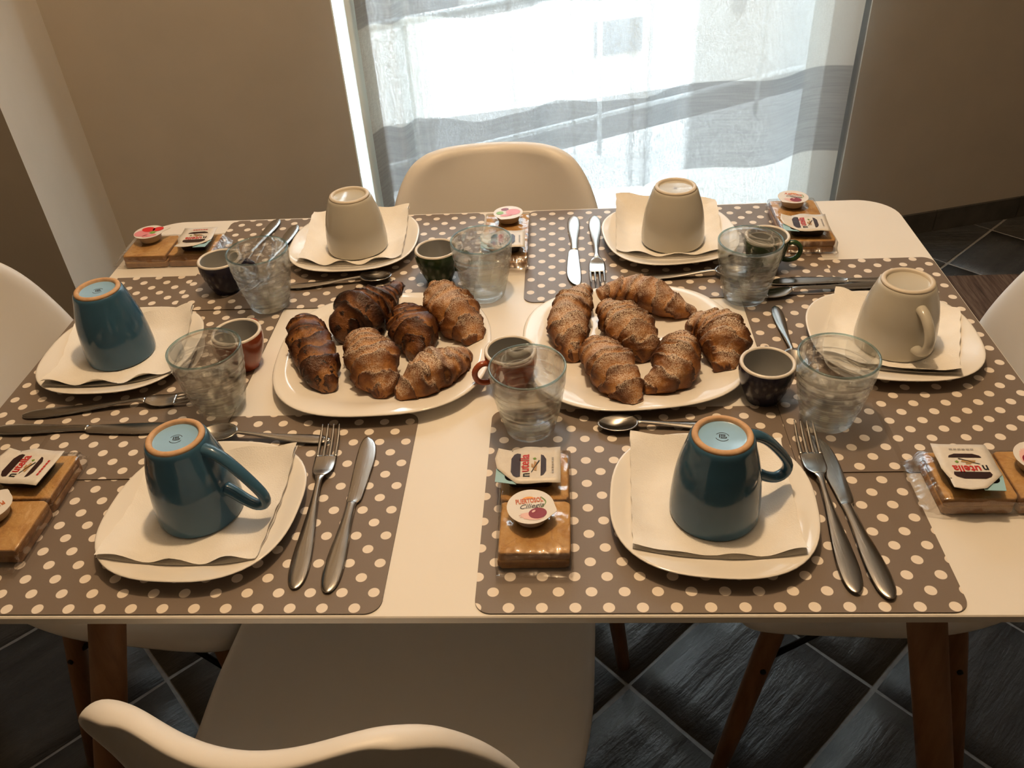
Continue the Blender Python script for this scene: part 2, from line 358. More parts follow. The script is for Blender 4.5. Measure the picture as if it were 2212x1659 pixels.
# rough slate tiles laid on the diagonal, each a part of the floor
TA = radians(44.4); e1 = Vector((cos(TA), sin(TA), 0)); e2 = Vector((sin(TA), -cos(TA), 0)); A0 = Vector((.167, .427, 0)); PT = .3115
def tile_mesh(seed):
    rnd = random.Random(seed); n = 5; h = PT/2-.0045; V = []; F = []
    for j in range(n+1):
        for i in range(n+1):
            ex = i in (0, n) or j in (0, n)
            x = -h+2*h*i/n; y = -h+2*h*j/n
            V.append((x+(rnd.uniform(-.002, .001)*(1 if i in (0, n) else 0)), y+rnd.uniform(-.0015, .0015)*(1 if j in (0, n) else 0), (-.0008 if ex else rnd.uniform(.0008, .0032))))
    for j in range(n):
        for i in range(n): a = j*(n+1)+i; F.append((a, a+1, a+n+2, a+n+1))
    per = [i for i in range(n+1)]+[(n+1)*j+n for j in range(1, n+1)]+[(n+1)*n+i for i in range(n-1, -1, -1)]+[(n+1)*j for j in range(n-1, 0, -1)]
    k = len(V)
    for p in per: V.append((V[p][0], V[p][1], -.012))
    for i in range(len(per)): j = (i+1) % len(per); F.append((per[j], per[i], k+i, k+j))
    me = mesh('tile', V, F, M['slate']); return me
TM = [tile_mesh(i) for i in range(7)]
cnt = 0
for i in range(-10, 12):
    for j in range(-12, 9):
        c = A0+e1*((i+.5)*PT)+e2*((j+.5)*PT)
        off = (c-Q).dot(N); s = (c-Q).dot(D)
        if off < .235 or off > 2.75 or s < -3.3 or s > 1.3 or (s < -2.23 and off < .70): continue
        if c.y > 2.2 and False: continue
        o = obj('tile', TM[(i*5+j*3) % 7]); o.location = c; o.rotation_euler = (0, 0, TA+pi/2*((i+2*j) % 2)*0)
        o.parent = fl; o.matrix_parent_inverse = fl.matrix_world.inverted(); cnt += 1
# cut tiles that meet the back wall
def cut_tile(c):
    h = PT/2-.0045; P = [c+e1*a+e2*b for a, b in ((-h, -h), (h, -h), (h, h), (-h, h))]; out_ = []
    f = lambda p: (p-Q).dot(N)-.014
    for a, b in zip(P, P[1:]+P[:1]):
        fa, fb = f(a), f(b)
        if fa >= 0: out_.append(a)
        if fa*fb < 0: out_.append(a+(b-a)*(fa/(fa-fb)))
    return out_
for i in range(-8, 12):
    for j in range(-9, 9):
        c = A0+e1*((i+.5)*PT)+e2*((j+.5)*PT); off = (c-Q).dot(N); s = (c-Q).dot(D)
        if -.2 < off < .235 and -2.2 < s < 1.5:
            P = cut_tile(c)
            if len(P) < 3: continue
            cc = sum(P, Vector())/len(P); poly = [((p-cc).x, (p-cc).y) for p in P]
            if poly[0][0]*poly[1][1]-poly[0][1]*poly[1][0] < 0: poly.reverse()
            V, F = prism(poly, -.012, .0005); o = part('tile', V, F, M['slate'], None, False); o.location = cc
            o.parent = fl; o.matrix_parent_inverse = fl.matrix_world.inverted()
# skirting of slate pieces
bb = struct(wpart('baseboard_back', join(wb(-.25, 2.4, 0, .004, 0, .072), wb(-2.44, S0-.02, 0, .004, 0, .072)), M['grout']))
s = -.245
while s < 2.1:
    V, F = wb(s, s+.314, .003, .013, 0, .074); o = part('tile', V, F, M['base_tile'], None, False); o.matrix_world = WM.copy(); o.parent = bb; o.matrix_parent_inverse = bb.matrix_world.inverted(); s += .319
for s in (-2.44, -2.121):
    V, F = wb(s, s+.295, .003, .013, 0, .074); o = part('tile', V, F, M['base_tile'], None, False); o.matrix_world = WM.copy(); o.parent = bb; o.matrix_parent_inverse = bb.matrix_world.inverted()

# window: frame posts, a narrow side light, the big pane
wn = wpart('window_1', join(wb(S0-.001, S0+.004, -.10, -.03, 0, ZW), wb(S0, S1+.025, -.10, -.03, ZW-.03, ZW), wb(S0, S1+.025, -.12, -.02, -.002, .035)), M['frame']); struct(wn)
wpart('frame_post', wb(-1.764, -1.712, -.075, -.005, .035, ZW-.03), M['frame'], wn)
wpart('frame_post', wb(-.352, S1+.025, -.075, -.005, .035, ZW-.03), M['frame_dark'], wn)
wpart('pane', wb(S0+.004, -1.764, -.05, -.044, .035, ZW-.03), M['pane'], wn)
wpart('pane', wb(-1.712, -.352, -.05, -.044, .035, ZW-.03), M['pane'], wn)

# curtain
V = []; F = []; ns, nz = 220, 44; cl = []
def fold(s):
    x = (s+1.034)/.37*2*pi
    if -1.034 < s < -.99: x = (s-.030+1.034)/.37*2*pi
    o = .045+.036*cos(x+.5*sin(s*3.1))+.010*sin(s*37)*max(0, min(1, (-s-.6)/.5))
    if s < -1.60: o += .018*sin((s+1.6)*75)
    return o
def dens(s):
    d = .12
    if s > -.865: d = .12+.62*min(1, (s+.865)/.025)
    if s > -.435: d = .93
    if s < -1.60: d = .62
    for c_, w in ((-1.37, .016), (-1.30, .006), (-1.035, .022), (-.995, .035), (-1.19, .006), (-1.59, .03), (-.80, .008)):
        d = max(d, .55*max(0, 1-abs(s-c_)/w))
    return d
for j in range(nz+1):
    z = .03+2.12*j/nz
    for i in range(ns+1):
        s = -1.742+(-.362+1.742)*i/ns
        k = .9+.1*sin(z*2.2+s*4)
        V.append((s+.006*sin(z*3+s*9), -(fold(s)*k+.012), z)); cl.append((s, z, dens(s)))
for j in range(nz):
    for i in range(ns): a = j*(ns+1)+i; F.append((a, a+1, a+ns+2, a+ns+1))
me = mesh('curtain', V, F, M['curtain']); a = me.attributes.new('cloth', 'FLOAT_VECTOR', 'POINT')
a.data.foreach_set('vector', [c for t in cl for c in t])
cu = obj('curtain', me); cu.matrix_world = WM.copy()
tag(cu, 'sheer white linen curtain with wavy grey bands hanging over the window', 'curtain')

# outside: terrace slab, rail, street, pale buildings
struct(wpart('trim_1', xf(wb(-3.6, 1.2, -1.2, -.3, -.14, -.02), lambda x, y, z: (x, y+(.11+.25*(x+.4) if y > .6 else 0), z)), M['outwhite']))
struct(wpart('trim_2', wb(-14, 12, -2.45, -.32, -.30, -.26), M['street']))
rl = thing('terrace_railing', 'white tube railing on the terrace edge seen through the sheer curtain', 'railing', tuple(WP(-1.0, -1.02, -.02)))
def railpt(s, z): return WP(s, -(1.0+.25*(s+.4)+.12), z)-WP(-1.0, -1.02, -.02)
for z, r in ((.165, .010), (.66, .016)):
    vf = tube([railpt(-2.9, z), railpt(1.0, z)], r, 10); part('rail', vf[0], vf[1], M['rail'], rl)
for s in (-2.35, -1.55, -.78, .02, .8):
    vf = tube([railpt(s, 0), railpt(s, .66)], .010, 10); part('post', vf[0], vf[1], M['rail'], rl)
bl = thing('white_building', 'white building with dark openings across the street behind the curtain', 'building', tuple(WP(-1.2, -2.45, -.26)))
def bpart(name, vf, mm):
    o = wpart(name, vf, mm, None); o.parent = bl; o.matrix_parent_inverse = Matrix.Translation(bl.location).inverted(); return o
bpart('facade', wb(-7, 6, -3.6, -2.45, -.26, 2.4), M['outwhite'])
for s0, s1, z0, z1 in ((-1.36, -1.10, .31, 1.5), (-.95, -.80, .31, 1.5), (-.36, -.08, -.02, .16), (.46, .53, .12, .34), (-2.9, -2.3, .2, 1.5), (1.2, 1.9, .27, 1.5)):
    bpart('window', wb(s0, s1, -2.45, -2.435, z0, z1), M['outdark'])

# rug at the right
V, F = prism(rrect(-.6, .6, -.45, .45, .015, 3), 0, .009)
rg = part('rug', V, F, M['rug'], None, False); rg.location = (1.74, 1.405, .0035)
tag(rg, 'dark brown streaked rug lying on the slate floor right of the table', 'rug')

# ------------------------------------------------------------------ table
tb = thing('dining_table', 'white dining table with rounded corners and round wooden legs', 'table', (-.026, .432, 0))
X0, X1, Y0, Y1 = -.669+.026, .617+.026, -.432, .8645-.432
P1 = rrect(X0, X1, Y0, Y1, .062, 10); n = len(P1)
def inset(d): return rrect(X0+d, X1-d, Y0+d, Y1-d, .062-d*.5, 10)
R = [[(x, y, z) for x, y in inset(d)] for d, z in ((.012, T-.022), (.002, T-.011), (0, T-.009), (0, T-.0012), (.0012, T))]
V, F = rings_mesh(R)
mi = [1]*(len(F)-1)+[0]
part('tabletop', V, F, [M['table'], M['table_edge']], tb, False, mi).data.set_sharp_from_angle(angle=radians(30))
V, F = join(box(X0+.10, X1-.10, Y0+.09, Y0+.11, T-.075, T-.0222), box(X0+.10, X1-.10, Y1-.11, Y1-.09, T-.075, T-.0222), box(X0+.10, X0+.12, Y0+.11, Y1-.11, T-.075, T-.0222), box(X1-.12, X1-.10, Y0+.11, Y1-.11, T-.075, T-.0222))
part('apron', V, F, M['table_edge'], tb, False)
for xt, xb, yt, yb in ((-.442, -.655, .115, .055), (.425, .600, .115, .055), (-.442, -.655, .75, .81), (.425, .600, .75, .81)):
    a = Vector((xt+.026, yt-.432, T-.0222)); b = Vector((xb+.026, yb-.432, 0.0))
    V, F = tube([a, a.lerp(b, .5), b], [.0205, .0215, .021], 20); part('leg', V, F, M['wood'], tb)

# ------------------------------------------------------------------ chairs
def shell_vf():
    rows = [  # y, z, halfwidth, edge lift (seat), edge forward (back)
        (.238, .405, .165, -.004, 0), (.236, .420, .190, -.002, 0), (.222, .436, .210, .004, 0), (.180, .446, .226, .010, 0), (.10, .441, .229, .014, 0), (.02, .435, .230, .018, 0), (-.06, .434, .220, .024, .0),
        (-.125, .444, .208, .040, .012), (-.165, .474, .200, .040, .030), (-.188, .52, .196, .022, .036), (-.204, .58, .190, .01, .038), (-.220, .65, .184, .004, .042), (-.236, .71, .173, 0, .042), (-.249, .755, .160, 0, .040), (-.259, .788, .143, 0, .038), (-.265, .808, .126, 0, .035), (-.268, .818, .106, 0, .029)]
    rows = spline(rows, 36); V = []; F = []; n = 24; m_ = len(rows)
    for (y, z, w, lift, fw) in rows:
        for i in range(n+1):
            t = -1+2*i/n; c = .5-.5*cos(pi*abs(t))
            V.append((w*sin(t*pi/2*.8)/sin(pi/2*.8), y+fw*c, z+lift*c))
    for j in range(m_-1):
        for i in range(n): a = j*(n+1)+i; F.append((a, a+1, a+n+2, a+n+1))
    # the whole outline is rolled outwards and back into a flange
    per = [i for i in range(n)]+[j*(n+1)+n for j in range(m_-1)]+[(m_-1)*(n+1)+i for i in range(n, 0, -1)]+[j*(n+1) for j in range(m_-1, 0, -1)]
    P = [Vector(V[p]) for p in per]; L = len(per); prev = per
    def inner(p):
        j, i = divmod(p, n+1); return Vector(V[min(max(j, 2), m_-3)*(n+1)+min(max(i, 2), n-2)])
    O = []; B = []
    for k in range(L):
        tg = (P[(k+1) % L]-P[k-1]).normalized(); o = (P[k]-inner(per[k])); o = (o-tg*o.dot(tg)).normalized()
        bk = tg.cross(o); j, i = divmod(per[k], n+1)
        ref = Vector((0, -1, -.35)) if j > m_*.45 else Vector((0, 0, -1))
        if bk.dot(ref) < 0: bk = -bk
        O.append(o); B.append(bk)
    for _ in range(4):
        O = [(O[k-1]+O[k]*2+O[(k+1) % L]).normalized() for k in range(L)]; B = [(B[k-1]+B[k]*2+B[(k+1) % L]).normalized() for k in range(L)]
    for do, db in ((.006, .0015), (.0105, .006), (.0125, .012), (.0125, .018)):
        cur = []
        for k in range(L): cur.append(len(V)); V.append(tuple(P[k]+O[k]*do+B[k]*db))
        for k in range(L): q = (k+1) % L; F.append((prev[k], prev[q], cur[q], cur[k]))
        prev = cur
    return V, F
V, F = shell_vf(); me = mesh('shell', V, F, M['plastic'])
SHELL = fix_normals(me)
def make_chair():
    t = thing('shell_chair', '', 'chair', group='white shell chairs round the table')
    s_ = obj('shell', SHELL, t); md = s_.modifiers.new('thick', 'SOLIDIFY'); md.thickness = .0055; md.offset = 0
    sd = s_.modifiers.new('sub', 'SUBSURF'); sd.levels = 1; sd.render_levels = 1
    for sx_ in (-1, 1):
        for sy in (-1, 1):
            a = Vector((.15*sx_, .115*sy+.045, .418)); b = Vector((.205*sx_, .195*sy+.045, 0)); a2 = a.lerp(b, .22)
            vf = tube([a, a2, a.lerp(b, .6), b], [.013, .0165, .0155, .012], 14); lg = part('leg', *vf, M['wood'], t)
            sp_ = a.lerp(b, .34); vf = tube([sp_+Vector((.0135*sx_, 0, 0)), sp_+Vector((.019*sx_, 0, 0))], .0045, 8); part('screw', *vf, M['steel_black'], lg)
    for sx_ in (-1, 1):
        p1 = Vector((.15*sx_, .16, .415)); p2 = Vector((.15*sx_, -.07, .415)); lo1 = Vector((.168*sx_, .185, .28)); lo2 = Vector((.168*sx_, -.095, .28)); mid = Vector((.158*sx_, .045, .39))
        vf = join(tube([lo1, mid], .005, 8), tube([mid, lo2], .005, 8), tube([p1, p2], .006, 8)); part('strut', *vf, M['steel_black'], t)
    for sy in (-1, 1):
        y = .115*sy+.045; yl = .14*sy+.045
        vf = join(tube([(-.168, yl, .28), (0, y, .39)], .005, 8), tube([(0, y, .39), (.168, yl, .28)], .005, 8), tube([(-.15, y, .415), (.15, y, .415)], .006, 8)); part('crossbar', *vf, M['steel_black'], t)
    return t
ch = make_chair()
ch.location = (-.158, .092, 0); ch.rotation_euler = (0, 0, radians(-4.5)); ch['label'] = 'nearest white plastic shell chair, its curved backrest cut off by the bottom edge'
dup(ch, 'white shell chair at the far side of the table in front of the curtain', (-.052, .70, 0), radians(182))
dup(ch, 'white shell chair at the left end of the table, beside the upside down blue mug', (-.605, .450, 0), radians(-99))
dup(ch, 'white shell chair at the right end of the table, its backrest edge above the rug', (.535, .452, 0), radians(90))

# ------------------------------------------------------------------ placemats
MATS = []      # x0,x1,y0,y1, level
def level(x, y): return sum(1 for a in MATS if a[0] <= x <= a[1] and a[2] <= y <= a[3])
def ground(x, y): return T+.0015*level(x, y)
def placemat(x0, x1, y0, y1, anchor, rot, label):
    under = list(MATS)
    def lift(x, y):
        h = 0
        for a in under:
            d = min(x-a[0], a[1]-x, y-a[2], a[3]-y); h += .0015*max(0, min(1, d/.006+1))
        return h
    r = .016; cx, cy = (x0+x1)/2, (y0+y1)/2; V = []; F = []
    outline = rrect(x0, x1, y0, y1, r, 6)
    def edge(t): return .5
    hx, hy = (x1-x0)/2, (y1-y0)/2
    def lines(h): return [-h+r*i/6 for i in range(6)]+[-h+r+(2*h-2*r)*i/34 for i in range(35)]+[h-r+r*i/6 for i in range(1, 7)]
    LX, LY = lines(hx), lines(hy); nx, ny = len(LX)-1, len(LY)-1
    for j in range(ny+1):
        for i in range(nx+1):
            x = LX[i]; y = LY[j]
            # round the corners by pulling the outermost points in
            ax, ay = hx-r, hy-r
            if abs(x) > ax and abs(y) > ay:
                dx, dy = abs(x)-ax, abs(y)-ay; mxd = max(dx, dy); l = math.hypot(dx, dy); k = mxd/l if l else 0
                x = math.copysign(ax+dx*k, x); y = math.copysign(ay+dy*k, y)
            V.append((x, y, lift(cx+x, cy+y)+.0015))
    for j in range(ny):
        for i in range(nx): a = j*(nx+1)+i; F.append((a, a+1, a+nx+2, a+nx+1))
    n1 = nx+1; per = [i for i in range(n1)]+[n1*j+nx for j in range(1, ny+1)]+[n1*ny+i for i in range(nx-1, -1, -1)]+[n1*j for j in range(ny-1, 0, -1)]
    k = len(V); nt = len(F)
    for p in per: V.append((V[p][0], V[p][1], V[p][2]-.0014))
    for i in range(len(per)): j = (i+1) % len(per); F.append((per[j], per[i], k+i, k+j))
    me = mesh('placemat', V, F, [M['mat'], M['mat_back']], False, [0]*nt+[1]*(len(F)-nt))
    uv = me.uv_layers.new(name='UVMap'); ca, sa = cos(rot), sin(rot)
    for lp in me.loops:
        v = me.vertices[lp.vertex_index].co; X, Y = v.x+cx-anchor[0], v.y+cy-anchor[1]
        uv.data[lp.index].uv = (X*ca+Y*sa, -X*sa+Y*ca)
    o = obj('placemat', me, None, (cx, cy, T+.0001)); tag(o, label, 'placemat', 'polka dot placemats'); MATS.append((x0, x1, y0, y1))
placemat(-.570, -.116, .003, .3045, (-.4555, .0096), 0, 'brown polka dot placemat at front left under the blue mug with long handle')
placemat(-.0265, .4265, .003, .307, (.0687, .0094), 0, 'brown polka dot placemat at front right under the blue mug beside the cherry jam')
placemat(-.667, -.352, .192, .664, (-.60, .30), pi/2, 'brown polka dot placemat at the left end of the table under a tall blue mug')
placemat(.315, .614, .188, .657, (.4549, .2907), pi/2, 'brown polka dot placemat at the right end under the ivory mug with visible handle')
placemat(-.521, -.071, .557, .858, (-.50, .84), 0, 'brown polka dot placemat at the back left under an ivory mug')
placemat(.004, .456, .557, .858, (.0451, .8449), 0, 'brown polka dot placemat at the back right, between the curtain and the sugared croissants')

# ------------------------------------------------------------------ plates, platters, napkins
def dish_vf(a, prof, n=2.6, seg=72):
    R = []
    for k, z in prof:
        if k == 0: R.append([(0, 0, z)]); continue
        e = 2.15+(n-2.15)*k
        R.append([(a*k*sq(2*pi*i/seg, e)*cos(2*pi*i/seg), a*k*sq(2*pi*i/seg, e)*sin(2*pi*i/seg), z) for i in range(seg)])
    return rings_mesh(R, cap0=False, cap1=False)
PP = [(0, .0045), (.3, .0045), (.6, .0048), (.68, .0062), (.76, .0095), (.88, .0145), (.97, .0182), (.992, .0186), (1, .0178), (.99, .0166), (.90, .0125), (.76, .0055), (.69, .0008), (.66, 0), (.62, .0012), (0, .0015)]
PB = [(0, .006), (.3, .006), (.62, .0062), (.69, .0075), (.76, .0115), (.83, .0155), (.90, .0178), (.97, .0190), (.992, .0190), (1, .0180), (.99, .0165), (.88, .0125), (.78, .0065), (.72, .0008), (.70, 0), (.66, .0012), (0, .0016)]
PLATE = fix_normals(mesh('plate', *dish_vf(.1045, PP), M['china'])); BIG = fix_normals(mesh('platter', *dish_vf(.1425, PB, 2.7, 96), M['china']))
PL = {'P1': (-.324, .1313, -3, 'front left plate, white rounded square, under a blue mug'), 'P2': (.2113, .1318, -5, 'front right plate, white rounded square, under the blue mug beside the cherry jam'),
      'P3': (-.5422, .4374, 1, 'white rounded square plate at the left end of the table'), 'P4': (-.2758, .7363, 1, 'white rounded square plate at the back left under an ivory mug'),
      'P5': (.231, .7286, 8, 'white rounded square plate at the back right with a napkin corner sticking up'), 'P6': (.4831, .4297, -3, 'white rounded square plate at the right end of the table')}
for k, (x, y, a, lb) in PL.items():
    o = obj('plate', PLATE, None, (x, y, ground(x, y)+.0004), radians(a)); tag(o, lb, 'plate', 'dinner plates')
pa = obj('serving_platter', BIG, None, (-.1765, .4215, T+.0003), radians(3)); tag(pa, 'left white serving platter holding dark chocolate and sugared croissants', 'platter', 'serving platters')
pb = obj('serving_platter', BIG, None, (.1515, .4245, T+.0003), radians(6)); tag(pb, 'right white serving platter holding six sugar dusted croissants', 'platter', 'serving platters')
def napkin(key, dx, dy, rot, lab, lift=(0, 0, 0, 0), size=.165, seed=1):
    """corner lifts: front-left, front-right, back-right, back-left"""
    px, py, pa_, _ = PL[key]; n = 28; V = []; F = []; rnd = random.Random(seed); ph = rnd.uniform(0, 6)
    def prof_z(x, y):
        X, Y = x+dx, y+dy; t = math.atan2(Y, X)-radians(pa_); k = math.hypot(X, Y)/(.1045*sq(t))
        z = PP[-1][1]
        pts = PP[:8]
        if k >= 1: return .0186
        for (k0, z0), (k1, z1) in zip(pts, pts[1:]):
            if k0 <= k <= k1: return z0+(z1-z0)*(k-k0)/(k1-k0)
        return .0186
    for lay in (0, 1):
        b0 = len(V)
        for j in range(n+1):
            for i in range(n+1):
                u, v = i/n-.5, j/n-.5; x, y = u*size, v*size; c, s_ = cos(rot), sin(rot); X, Y = x*c-y*s_, x*s_+y*c
                e = max(abs(u), abs(v))*2
                z = prof_z(X, Y)+.0012+lay*.0009
                mid = max(0, (e-.64)/.36)
                z += mid*.0022*(1+sin(u*17+v*9+ph))*lay
                z -= (.0006*math.exp(-(u/.012)**2)+.0006*math.exp(-(v/.012)**2))*lay
                fe = max(0, (-v*2-.8)/.2)
                z += lay*fe*.0035*(1+sin(u*19+ph*2))*.8
                bx = (u+.5); by = (v+.5)
                l = lift[0]*(1-bx)*(1-by)+lift[1]*bx*(1-by)+lift[2]*bx*by+lift[3]*(1-bx)*by
                z += l*max(0, e-.72)**1.5*2.2
                rr = math.hypot(X+dx, Y+dy)
                V.append((X+.0006*sin(v*40+ph), Y, z))
        for j in range(n):
            for i in range(n): a = b0+j*(n+1)+i; F.append((a, a+1, a+n+2, a+n+1))
    o = part('napkin', V, F, M['paper']); o.location = (px+dx, py+dy, ground(px, py)+.0004); tag(o, lab, 'napkin', 'white paper napkins')
napkin('P1', -.003, .007, radians(-1), 'white paper napkin on the front left plate under the blue mug', (0, 0, .012, 0), seed=1)
napkin('P2', .001, .012, radians(-3), 'white paper napkin on the front right plate under the blue mug', (0, 0, 0, .012), seed=2)
napkin('P3', .000, .003, radians(9), 'white paper napkin on the plate at the left end of the table', (.01, 0, .012, 0), seed=3)
napkin('P4', -.001, .015, radians(3), 'white paper napkin on the back left plate under the ivory mug', (0, 0, .02, .012), seed=4)
napkin('P5', .000, .019, radians(-3), 'white paper napkin with one raised corner on the back right plate', (0, 0, .012, .05), seed=5)
napkin('P6', .002, .003, radians(-20), 'white paper napkin slanting on the plate at the right end', (0, .012, 0, .006), .158, seed=6)

# ------------------------------------------------------------------ upside down mugs
def mug(key_xy, z, Rr, Rf, H, az, colour, label, stamp, hp, name='mug'):
    x, y = key_xy; blue = colour == 'blue'
    t = thing('mug', label, 'mug', (x, y, z), az, 'upside down mugs')
    k = H/.103
    prof = [(0, H-.0045), (Rf-.008, H-.0045), (Rf-.0058, H-.0036)]
    foot = [(Rf-.0062, H-.0045), (Rf-.0058, H-.001), (Rf-.0045, H+.0003), (Rf-.002, H+.0003), (Rf-.0002, H-.0008), (Rf+.0006, H-.003), (Rf-.004, H-.0045)]
    outer = [(Rf+.0006, H-.003), (Rf+.0028, H-.006), (Rf+(Rr-Rf)*.34, H*.84), (Rf+(Rr-Rf)*.62, H*.68), (Rf+(Rr-Rf)*.84, H*.50), (Rr*.985, H*.32), (Rr*1.008, H*.16), (Rr*1.01, H*.07), (Rr*1.004, H*.02), (Rr*.99, 0)]
    outer = spline(outer, 26)
    inner = [(Rr*.955, 0), (Rr*.94, H*.05), (Rr*.93, H*.3), (Rr*.78, H*.7), (Rf*.9, H*.88), (0, H*.9)]
    part('base', *lathe(prof, 56), M['blue_in' if blue else 'china_mug'], t)
    part('foot_ring', *lathe(foot+foot[:1], 56), M['clay' if blue else 'china_foot'], t)
    part('body', *lathe(outer+inner, 56), M['blue' if blue else 'china_mug'], t)
    if hp:
        pts = spline([(r, 0, zz) for r, zz in hp], 26)
        rad = [.0062-.0012*sin(pi*i/26) for i in range(27)]
        part('handle', *tube(pts, rad, 14, 1.25), M['blue' if blue else 'china_mug'], t)
    if stamp:
        zt = H-.0043; vf = []
        R0 = .0068 if blue else .0045
        for a0, a1 in ((20, 150), (200, 330)):
            arc = [(R0*cos(radians(a0+(a1-a0)*i/14)), R0*.95*sin(radians(a0+(a1-a0)*i/14))) for i in range(15)]
            poly = arc+[(px*.91, py*.91) for px, py in reversed(arc)]
            nn = len(poly); vf.append(([(a, b, zt) for a, b in poly], [(i, i+1, nn-2-i, nn-1-i) for i in range(14)]))
        q = R0*.5
        for (a, b, c, d) in ((-.9, -.6, -.5, .9), (-.35, -.05, .1, .9), (-.35, -.05, -.5, -.05), (.1, .35, .1, .9), (.1, .35, -.5, -.05), (.5, .8, .1, .9), (.5, .8, -.4, -.05), (-.9, .9, .95, 1.1), (-.6, 1.0, -.75, -.6), (.9, 1.25, -.5, .1)):
            vf.append(([(a*q, c*q, zt), (b*q, c*q, zt), (b*q, d*q, zt), (a*q, d*q, zt)], [(0, 1, 2, 3)]))
        vf = join(*vf); ca, sa = cos(stamp-az), sin(stamp-az)
        part('maker_mark', *xf(vf, lambda X, Y, Z: (X*ca-Y*sa, X*sa+Y*ca, Z)), M['stamp' if blue else 'stamp_pale'], t, False)
    return t
HB = [(.028, .091), (.040, .089), (.056, .078), (.074, .058), (.086, .040), (.0855, .028), (.075, .0235), (.062, .028), (.050, .036), (.041, .040)]
HW = [(.033, .070), (.046, .068), (.060, .058), (.068, .043), (.066, .028), (.056, .020), (.044, .018)]
zp = .0016+.0085
mug((-.331, .137), T+zp, .0448, .0290, .1025, radians(-15), 'blue', 'front left upside down blue mug with its handle curling right', radians(12), HB)
mug((.213, .127), T+zp, .0448, .0290, .1025, radians(19), 'blue', 'front right upside down blue mug, handle towards the fork and knife', radians(-8), [(r*.92, z) for r, z in HB])
mug((-.5467, .4397), T+zp, .0448, .0290, .1025, radians(100), 'blue', 'upside down blue mug at the left end of the table, handle out of sight', radians(15), HB)
mug((-.2701, .7306), T+zp+.0012, .0482, .0313, .0905, radians(115), 'white', 'back left upside down ivory mug in front of the window frame', 0, HW)
mug((.2353, .7182), T+zp+.0022, .0482, .0313, .0905, radians(112), 'white', 'back right upside down ivory mug with a faint mark, before the curtain', radians(170), HW)
mug((.485, .4253), T+zp, .0482, .0313, .0905, radians(-79), 'white', 'right end upside down ivory mug with its small handle facing forward', 0, HW)

# ------------------------------------------------------------------ espresso cups
def cup(x, y, colour, az, label):
    t = thing('espresso_cup', label, 'cup', (x, y, ground(x, y)+.0003), az, 'small thick espresso cups')
    H, R = .0540, .0325
    outer = spline([(0, 0), (.0175, 0), (.0195, .0015), (.0235, .010), (.0282, .022), (.0315, .034), (.0328, .044), (.0326, .0520)], 24)
    outer = [(max(0, a), max(0, b)) for a, b in outer]; outer[0] = (0, 0)
    rim = spline([(.0326, .0520), (.0322, .0535), (.0308, .0544), (.0290, .0541), (.0280, .0528)], 8)
    lin = spline([(.0280, .0528), (.0276, .046), (.0262, .032), (.0215, .014), (.012, .008), (0, .007)], 14)
    part('body', *lathe(outer, 48), M[colour], t); part('rim', *lathe(rim, 48), M['cup_rim'], t); part('lining', *lathe(lin, 48), M['cup_in'], t)
    hp = spline([(.0305, 0, .043), (.040, 0, .0445), (.0480, 0, .038), (.0490, 0, .028), (.0435, 0, .019), (.034, 0, .0155), (.0255, 0, .0165)], 18)
    part('handle', *tube(hp, .0036, 12, 1.25), M[colour], t)
cup(-.1264, .6298, 'green', radians(5), 'green espresso cup left of the glass, behind the dark croissants')
cup(-.4542, .6152, 'navy', radians(10), 'dark navy espresso cup beside the back left glass')
cup(-.3671, .4157, 'terracotta', radians(80), 'terracotta espresso cup at the left edge of the croissant platter')
cup(-.004, .3614, 'terracotta', radians(206), 'terracotta espresso cup between the two platters, its handle showing left')
cup(.3014, .3239, 'navy', radians(80), 'dark navy espresso cup behind the front right blue mug')
cup(.3617, .637, 'green', radians(-12), 'green espresso cup seen through the back right glass')

# ------------------------------------------------------------------ ribbed tumblers
def tumbler_parts():
    n = 40; H, R0, R1 = .0916, .0283, .0440
    def ro(z):
        k = z/H; return R0+(R1-R0)*(1-(1-k)**1.55)*.985+.0006*k
    out_ = [(ro(0)-.0035, 0), (ro(0)-.001, .0008), (ro(.002), .0028)]
    z = .0028; nst = 74
    wall = [(ro(.0028+(H-.006)*i/nst)+(.00042*max(0, sin(2*pi*(i/nst*8.0)))**2 if .22 < i/nst < .86 else 0), .0028+(H-.006)*i/nst) for i in range(nst+1)]
    rimp = [(wall[-1][0]+.0001, H-.0014), (wall[-1][0]-.0003, H-.0003), (wall[-1][0]-.0012, H), (wall[-1][0]-.0021, H-.0004), (wall[-1][0]-.0024, H-.0016), (wall[-1][0]-.0024, H-.0032)]
    inn = [(ro(H-.0032-(H-.0152)*i/30)-.0023, H-.0032-(H-.0152)*i/30) for i in range(31)]
    def wob(i, a): 
        return .0005*sin(a*2+i*.05) if 16 < i < 62 else 0
    bot = [(0, .0014), (.016, .0014), (.0205, .0009), (.0235, .0)]
    botin = [(inn[-1][0]-.0025, .0100), (.014, .0086), (0, .0084)]
    prof = bot+out_+wall[1:]+rimp+inn+botin; nb = len(bot)+len(out_)
    body = lathe(prof, 64, lambda i, a: wob(i-nb, a) if nb < i < nb+nst else 0)
    ring = lathe([(rimp[1][0]+.0004, H-.0012), (rimp[1][0]+.0003, H-.0002), (rimp[2][0], H+.0005), (rimp[3][0]-.0004, H-.0001), (rimp[3][0]-.0006, H-.0012)], 64)
    return body, ring
gb, gr_ = tumbler_parts()
def tumbler():
    t = thing('glass_tumbler', '', 'glass', group='clear ribbed tumblers')
    obj('body', mesh('body', *gb, M['glass']), t); part('rim', *gr_, M['glass_rim'], t)
    return t
